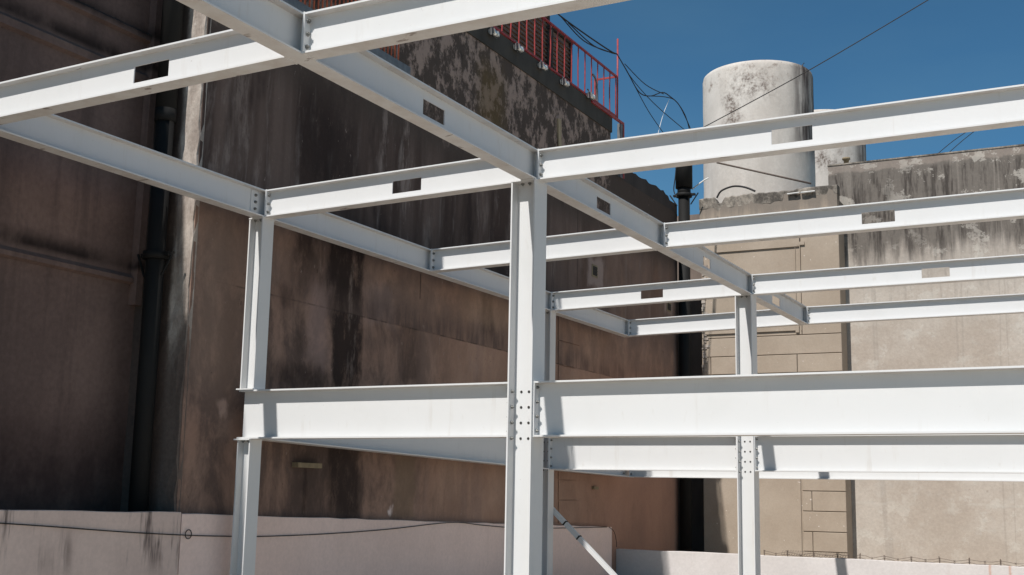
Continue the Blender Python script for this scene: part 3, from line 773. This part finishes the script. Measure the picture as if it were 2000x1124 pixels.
# plank leaning on the wall
p = on_x(1096, 285, XW2+.05); q = on_x(1095, 233, XW2+.05)
m = MB(); m.add([(XW2+.03,p.y-.03,p.z-.5),(XW2+.06,p.y-.03,p.z-.5),(XW2+.06,p.y+.035,p.z-.5),(XW2+.03,p.y+.035,p.z-.5),(XW2+.002,q.y-.06,q.z),(XW2+.035,q.y-.06,q.z),(XW2+.035,q.y+.06,q.z+.02),(XW2+.002,q.y+.06,q.z+.02)],
                [(0,1,2,3),(7,6,5,4),(0,4,5,1),(1,5,6,2),(2,6,7,3),(3,7,4,0)])
tag(m.build('wooden_plank', M['wood'], None, p), 'pale wooden plank standing against the peeling wall below the railing', 'plank')

# ------------------------------------------------------------------ tan scored building
YT, YG = 14.5, 15.02
xl, xrr = on_y(1372, 700, YT).x, on_y(1645, 700, YT).x
zp = on_y(1376, 392, YT).z
tan = thing('tan_building', 'tan building with scored blocks and a blackened parapet behind the frame', 'building', ((xl+xrr)/2, 15, GZ))
part(box(xl, xrr, YT+.02, YG-.003, GZ, zp-.25), 'wall', M['ashlar'], tan)
part(box(xl-6, 2.55, 15.60, 20.5, GZ, zp-.02), 'rear_block', M['rear'], tan, (1,16,GZ))
part(box(xl, 2.55, YG-.003, 15.60, GZ, zp-.3), 'roof_deck', M['roof'], tan, (1,15.4,GZ))
def pz(v): return on_y(1600, v, YT).z
G = .012
def block(x0, x1, z0, z1, name='block', d=.0):
    mm = MB(); y0, y1 = YT-.02-d, YT+.0195
    c_ = .008
    vs = []
    for (e, y) in ((0, y1), (0, y0+c_), (c_, y0)):
        vs += [(x0+e,y,z0+e),(x1-e,y,z0+e),(x1-e,y,z1-e),(x0+e,y,z1-e)]
    fs = [(0,1,2,3)]
    for i in (0, 4):
        for k in range(4): fs.append((i+k, i+(k+1) % 4, i+4+(k+1) % 4, i+4+k))
    fs.append((8,9,10,11)); mm.add(vs, fs)
    return part(mm, name, M['ashlar'], tan, (x0, YT, z0))
px = lambda u: on_y(u, 900, YT).x
X0, X1 = xl, xrr
rows = [653.5, 691.3, 727.5, 766, 805, 844, 882.5, 921.5, 960.5, 1000, 1040, 1079, 1118, 1157]
Z = [pz(r) for r in rows]+[GZ]
block(X0, X1, Z[1]+G, Z[0], 'block_course')
block(X0, px(1390), Z[2]+G, Z[1]-.0); block(px(1390)+G, px(1561), Z[2]+G, Z[1]); block(px(1561)+G, X1, Z[2]+G, Z[1])
block(X0, px(1563), GZ, Z[2]-.0, 'plain_field', -.012)
for i in range(2, len(Z)-1):
    if Z[i]-Z[i+1] < .08: continue
    s0 = px(1566) if i % 2 == 1 else px(1585)
    if i % 2 == 0: block(px(1566), px(1585)-G, Z[i+1]+G, Z[i], 'block', -.008)
    block(s0, X1, Z[i+1]+G, Z[i])
    # side return of the quoin, facing the gap
# upper field with moulded frame
zt_ = zp-.62
block(X0, px(1573)-G, Z[0]+G+.0, zt_, 'upper_field', -.004); block(px(1573), X1, Z[0]+G, zt_, 'upper_pier')
def strip(u0, u1, v0, v1, d=.03):
    a, b_ = on_y(u0, v0, YT), on_y(u1, v1, YT)
    part(box(min(a.x,b_.x), max(a.x,b_.x), YT-.02-d, YT-.017, min(a.z,b_.z), max(a.z,b_.z)), 'moulding', M['ashlar'], tan, a)
strip(1378,1562,636,646); strip(1378,1562,622,627,.02); strip(1562,1567,480,646); strip(1553,1557,480,627,.02); strip(1378,1562,474,482)
strip(1557,1572,474,479,.035); strip(1555,1562,640,650,.035)
# crumbled strip of render along the left corner
m = MB(); z = Z[2]
while z < zp-.7:
    h = random.uniform(.03,.10); wv = random.uniform(.02,.12); x = X0+random.uniform(.0,.06)
    m.box(x, x+wv, YT-.04, YT-.019-random.uniform(0,.008), z, z+h*.7); z += h*random.uniform(.7,1.3)
part(m, 'broken_render', M['pier'], tan, (X0, YT, Z[2]))
# parapet: uneven coping
m = MB(); n = 36; vs = []
for i in range(n+1):
    x = X0-.03+(X1-X0+.02)*i/n
    zz = zp+random.uniform(-.035,.035)+.04*math.sin(i*.6)*(i < 15)
    if 5 <= i <= 6: zz -= .13
    if i > 27: zz = zp+.02+random.uniform(-.006,.006)
    zl = zp-.66
    y = YT-.03+random.uniform(-.012,.008)
    vs += [(x,y,zl),(x,y,zz-.03),(x,y+.03,zz),(x,YT+.22,zz-.01),(x,YT+.22,zl)]
fs = [(i*5+k,(i+1)*5+k,(i+1)*5+(k+1) % 5,i*5+(k+1) % 5) for i in range(n) for k in range(5)]+[(0,1,2,3,4),tuple(n*5+k for k in (4,3,2,1,0))]
m.add(vs, fs); part(m, 'parapet', M['ashlar'], tan, (X0,YT,zp))
m = MB(); vs = []
for i in range(n+1):
    x = X0-.035+(X1-X0+.03)*i/n; z1 = zp+.045+random.uniform(-.022,.016); z0 = zp-.19+random.uniform(-.03,.03)
    if 5 <= i <= 6: z1 -= .15; z0 -= .1
    if i > 27: z1 = zp+.06; z0 = zp-.13
    y = YT-.042+random.uniform(-.008,.006)
    vs += [(x,y+.01,z0),(x,y,z1-.03),(x,y+.03,z1),(x,YT+.24,z1-.005),(x,YT+.24,z0)]
m.add(vs, fs); part(m, 'coping', M['coping'], tan, (X0,YT,zp))
# two bright flashings on the parapet
for k, (u0, u1) in enumerate(((1538,1562),(1565,1592))):
    a, b_ = on_y(u0, 378-(k*3), YT-.06), on_y(u1, 375-(k*3), YT-.06)
    mm = MB(); mm.add([(a.x,YT-.06,a.z),(b_.x,YT-.06,b_.z),(b_.x,YT-.13,b_.z-.03),(a.x,YT-.13,a.z-.03),(a.x,YT-.06,a.z-.02),(b_.x,YT-.06,b_.z-.02),(b_.x,YT-.12,b_.z-.045),(a.x,YT-.12,a.z-.045)], [(0,1,2,3),(7,6,5,4),(0,4,5,1),(1,5,6,2),(2,6,7,3),(3,7,4,0)])
    part(mm, 'flashing', M['white_plastic'], tan, a)
# cable hoop over the parapet
HY = 14.78
m = MB(); m.tube(smooth_path([on_y(u,v,HY) for u,v in ((1400,387),(1408,374),(1425,366),(1440,364),(1458,367),(1475,374))],5), .022, 8)
tag(m.build('hose', M['cable'], None, on_y(1437,366,HY)), 'black hose arching over the broken parapet in front of the big tank', 'hose')

# ------------------------------------------------------------------ grey streaked wall on the right
gx0 = on_y(1617, 325, YG).x; gzt = on_y(1800, 306, YG).z
t = thing('grey_building', 'grey plastered building wall with black drip stains at the right', 'building', (9, YG, GZ))
part(box(gx0, 18, YG, YG+.4, GZ, gzt), 'wall', M['grey_wall'], t)
part(box(gx0-.01, 18, YG-.015, YG+.42, gzt+.001, gzt+.03), 'wall_cap', M['coping'], t, (9,YG,gzt))
p = on_y(1653, 322, YG+.1)
t = thing('clay_pot', 'tiny pale pot standing on the grey wall in front of the tanks', 'pot', (p.x, YG+.1, gzt+.031))
m = MB(); z = gzt+.031; m.lathe(p.x, YG+.1, [(0,z),(.05,z),(.055,z+.09),(.085,z+.10),(.085,z+.14),(.06,z+.14),(.055,z+.05),(0,z+.05)], 14); part(m, 'pot_body', M['conc_patch'], t)

# ------------------------------------------------------------------ tanks
def tank(label, u0, u1, vt, dist, r=None, ztop=None):
    d0 = ray(u0, 560); d1 = ray(u1, 560)
    a0, a1 = math.atan2(d0.x, d0.y), math.atan2(d1.x, d1.y); am, ha = (a0+a1)/2, (a1-a0)/2
    r = dist*math.sin(ha); cx, cy = CAM.x+dist*math.sin(am), CAM.y+dist*math.cos(am)
    p = on_y((u0+u1)/2, vt, cy-r*math.cos(am)); zt = p.z
    t = thing('water_tank', label, 'water tank', (cx, cy, zp))
    prof = [(r, zp-.05)]+[(r*(1+random.uniform(-.003,.003)), zp+(zt-.1-zp)*k/14) for k in range(1, 15)]+[(r*.99, zt-.03), (r*.965, zt), (r*.5, zt+.05), (0.001, zt+.07)]
    m = MB(); m.lathe(cx, cy, prof, 72); part(m, 'tank_wall', M['tank'], t)
    return t, cx, cy, r, zt
t1, cx, cy, r1, zt1 = tank('big round concrete tank, nearer of the two, blotched near the top', 1376, 1598, 115, 28.0)
for u, h in ((1387,.16), (1567,.10)):
    p = on_y(u, 140, cy-.3); m = MB(); m.tube([(p.x,cy-.3,zt1-.06),(p.x+.01,cy-.3,zt1+h*.6),(p.x+.05,cy-.3,zt1+h)], .014, 6); part(m, 'rebar_stub', M['wire'], t1, (p.x,cy,zt1))
tank('second round concrete tank half hidden behind the bigger one', 1512, 1700, 212, 34.5)
p, q = on_y(1400, 318, 14.66), on_y(1584, 359, 14.66)
m = MB(); m.tube([p, q], .02, 8); tag(m.build('metal_rod', M['wire'], None, p), 'thin rusty rod slanting across the foot of the big tank', 'rod')
m = MB(); m.tube(smooth_path([on_y(u,v,14.6) for u,v in ((1352,370),(1362,362),(1376,352),(1384,348))],4), .016, 8)
tag(m.build('white_hose', M['white_plastic'], None, on_y(1360,362,14.6)), 'short white tube between the fat black pipe and the big tank', 'tube')

# ------------------------------------------------------------------ overhead wires
def wire(label, pts, r, name='overhead_wire', mat='cable', group=None, n=6, extra=()):
    m = MB(); m.tube(smooth_path(pts, n), r, 6)
    for e in extra: m.tube(smooth_path(e, n), r*.8, 6)
    return tag(m.build(name, M[mat], None, pts[len(pts)//2]), label, 'wire', group)
wire('black wire crossing the sky and the big tank diagonally', [on_y(u,v,.6) for u,v in ((1850,-22),(1590,132),(1378,247),(1290,292))], .0045)
wire('thin wire at the right under the tank-crossing beam, left one of the pair', [on_y(u,v,20) for u,v in ((1900,250),(1860,277),(1815,315))], .009, group='pair of wires above the grey wall')
wire('thin wire at the right under the tank-crossing beam, right one of the pair', [on_y(u,v,20) for u,v in ((1925,240),(1880,275),(1835,315))], .009, group='pair of wires above the grey wall')
xo = xr+.1
def cab(*P): return [on_x(u, v, xo+(u-1205)*.004) for u, v in P]
wire('sagging bundle of black cables from the roof past the end of the red railing', cab((1060,0),(1095,32),(1150,72),(1192,100),(1205,106)), .014,
     extra=(cab((1095,32),(1140,80),(1190,102),(1205,106)), cab((1110,45),(1160,90),(1205,106))))
wire('black cable dropping from the railing post, falling most steeply to the left', cab((1205,106),(1230,150),(1265,215),(1297,262)), .008, group='cables spreading from the railing post')
wire('black cable falling from the railing post to the pipe, second from the left', cab((1205,106),(1235,155),(1280,205),(1338,255)), .008, group='cables spreading from the railing post')
wire('black cable looping from the railing post to the wire bracket', cab((1205,106),(1225,140),(1248,180),(1270,188),(1294,181),(1310,190),(1326,205),(1340,232),(1350,256)), .011, group='cables spreading from the railing post',
     extra=(cab((1270,188),(1300,190),(1320,198),(1338,225),(1347,256)), cab((1220,125),(1260,165),(1296,184))))
wire('thin white wire stalk standing among the cables beside the tank', cab((1285,262),(1295,225),(1307,194)), .005, 'wire_stalk', 'white_plastic')
p = on_y(1322, 330, 14.15)
wire('thin black cable beside the fat vent pipe', [on_y(u,v,14.1) for u,v in ((1321,322),(1319,345),(1316,372),(1322,385))], .012, 'cable')
wire('thin black wire across the dark wall at the top left corner', [on_y(u,v,-1.4) for u,v in ((-30,62),(60,41),(120,24),(200,-4))], .008)

# ------------------------------------------------------------------ light, sky, camera
SD = Vector((-.105, -.755, 1)).normalized()
el = math.asin(SD.z); az = math.atan2(SD.x, SD.y)
sun = bpy.data.lights.new('sun', 'SUN'); sun.energy = 5.0; sun.angle = math.radians(.53); sun.color = (1, .96, .91)
so = bpy.data.objects.new('sun', sun); C.objects.link(so); so.rotation_euler = (-SD).to_track_quat('-Z', 'Y').to_euler()
w = bpy.data.worlds.new('World'); scn.world = w; w.use_nodes = True
nt = w.node_tree; sky = nt.nodes.new('ShaderNodeTexSky'); sky.sky_type = 'NISHITA'; sky.sun_disc = False
sky.sun_elevation = el; sky.sun_rotation = az; sky.air_density = .65; sky.dust_density = 0.15; sky.ozone_density = 8.0; sky.altitude = 100
bg = nt.nodes['Background']; bg.inputs['Strength'].default_value = .075
tint = nt.nodes.new('ShaderNodeMix'); tint.data_type = 'RGBA'; tint.blend_type = 'MULTIPLY'; tint.inputs[0].default_value = 1
tint.inputs[7].default_value = (.90, 1.34, 1.17, 1)          # white balance of the sky
tc = nt.nodes.new('ShaderNodeTexCoord'); mp = nt.nodes.new('ShaderNodeMapping'); mp.inputs['Scale'].default_value = (1.2, 1.2, 4.5)
nz = nt.nodes.new('ShaderNodeTexNoise'); nz.inputs['Scale'].default_value = 2.2; nz.inputs['Detail'].default_value = 5
mr = nt.nodes.new('ShaderNodeMapRange'); mr.inputs[1].default_value = .35; mr.inputs[2].default_value = .75; mr.inputs[3].default_value = 0; mr.inputs[4].default_value = .10
hz = nt.nodes.new('ShaderNodeMix'); hz.data_type = 'RGBA'; hz.inputs[7].default_value = (4.2, 4.6, 5.0, 1)   # thin cirrus veil
nt.links.new(tc.outputs['Generated'], mp.inputs[0]); nt.links.new(mp.outputs[0], nz.inputs['Vector']); nt.links.new(nz.outputs[0], mr.inputs[0])
nt.links.new(mr.outputs[0], hz.inputs[0]); nt.links.new(sky.outputs[0], hz.inputs[6]); nt.links.new(hz.outputs[2], tint.inputs[6]); nt.links.new(tint.outputs[2], bg.inputs[0])
scn.view_settings.view_transform = 'Standard'; scn.view_settings.look = 'None'; scn.view_settings.exposure = 0.11; scn.view_settings.gamma = 1
cd = bpy.data.cameras.new('camera'); cd.sensor_width = 36; cd.lens = F/2000*36; cd.clip_end = 3000
co = bpy.data.objects.new('camera', cd); C.objects.link(co); co.location = CAM; co.rotation_euler = ROT
scn.camera = co

# ------------------------------------------------------------------ real size: one layout unit = 1.5 m
seen = set()
for o in list(C.objects):
    if o.type == 'LIGHT': continue
    o.location = o.location*S
    if o.type == 'MESH' and o.data.name not in seen:
        seen.add(o.data.name); o.data.transform(Matrix.Scale(S, 4))
scn.cycles.max_bounces = 6
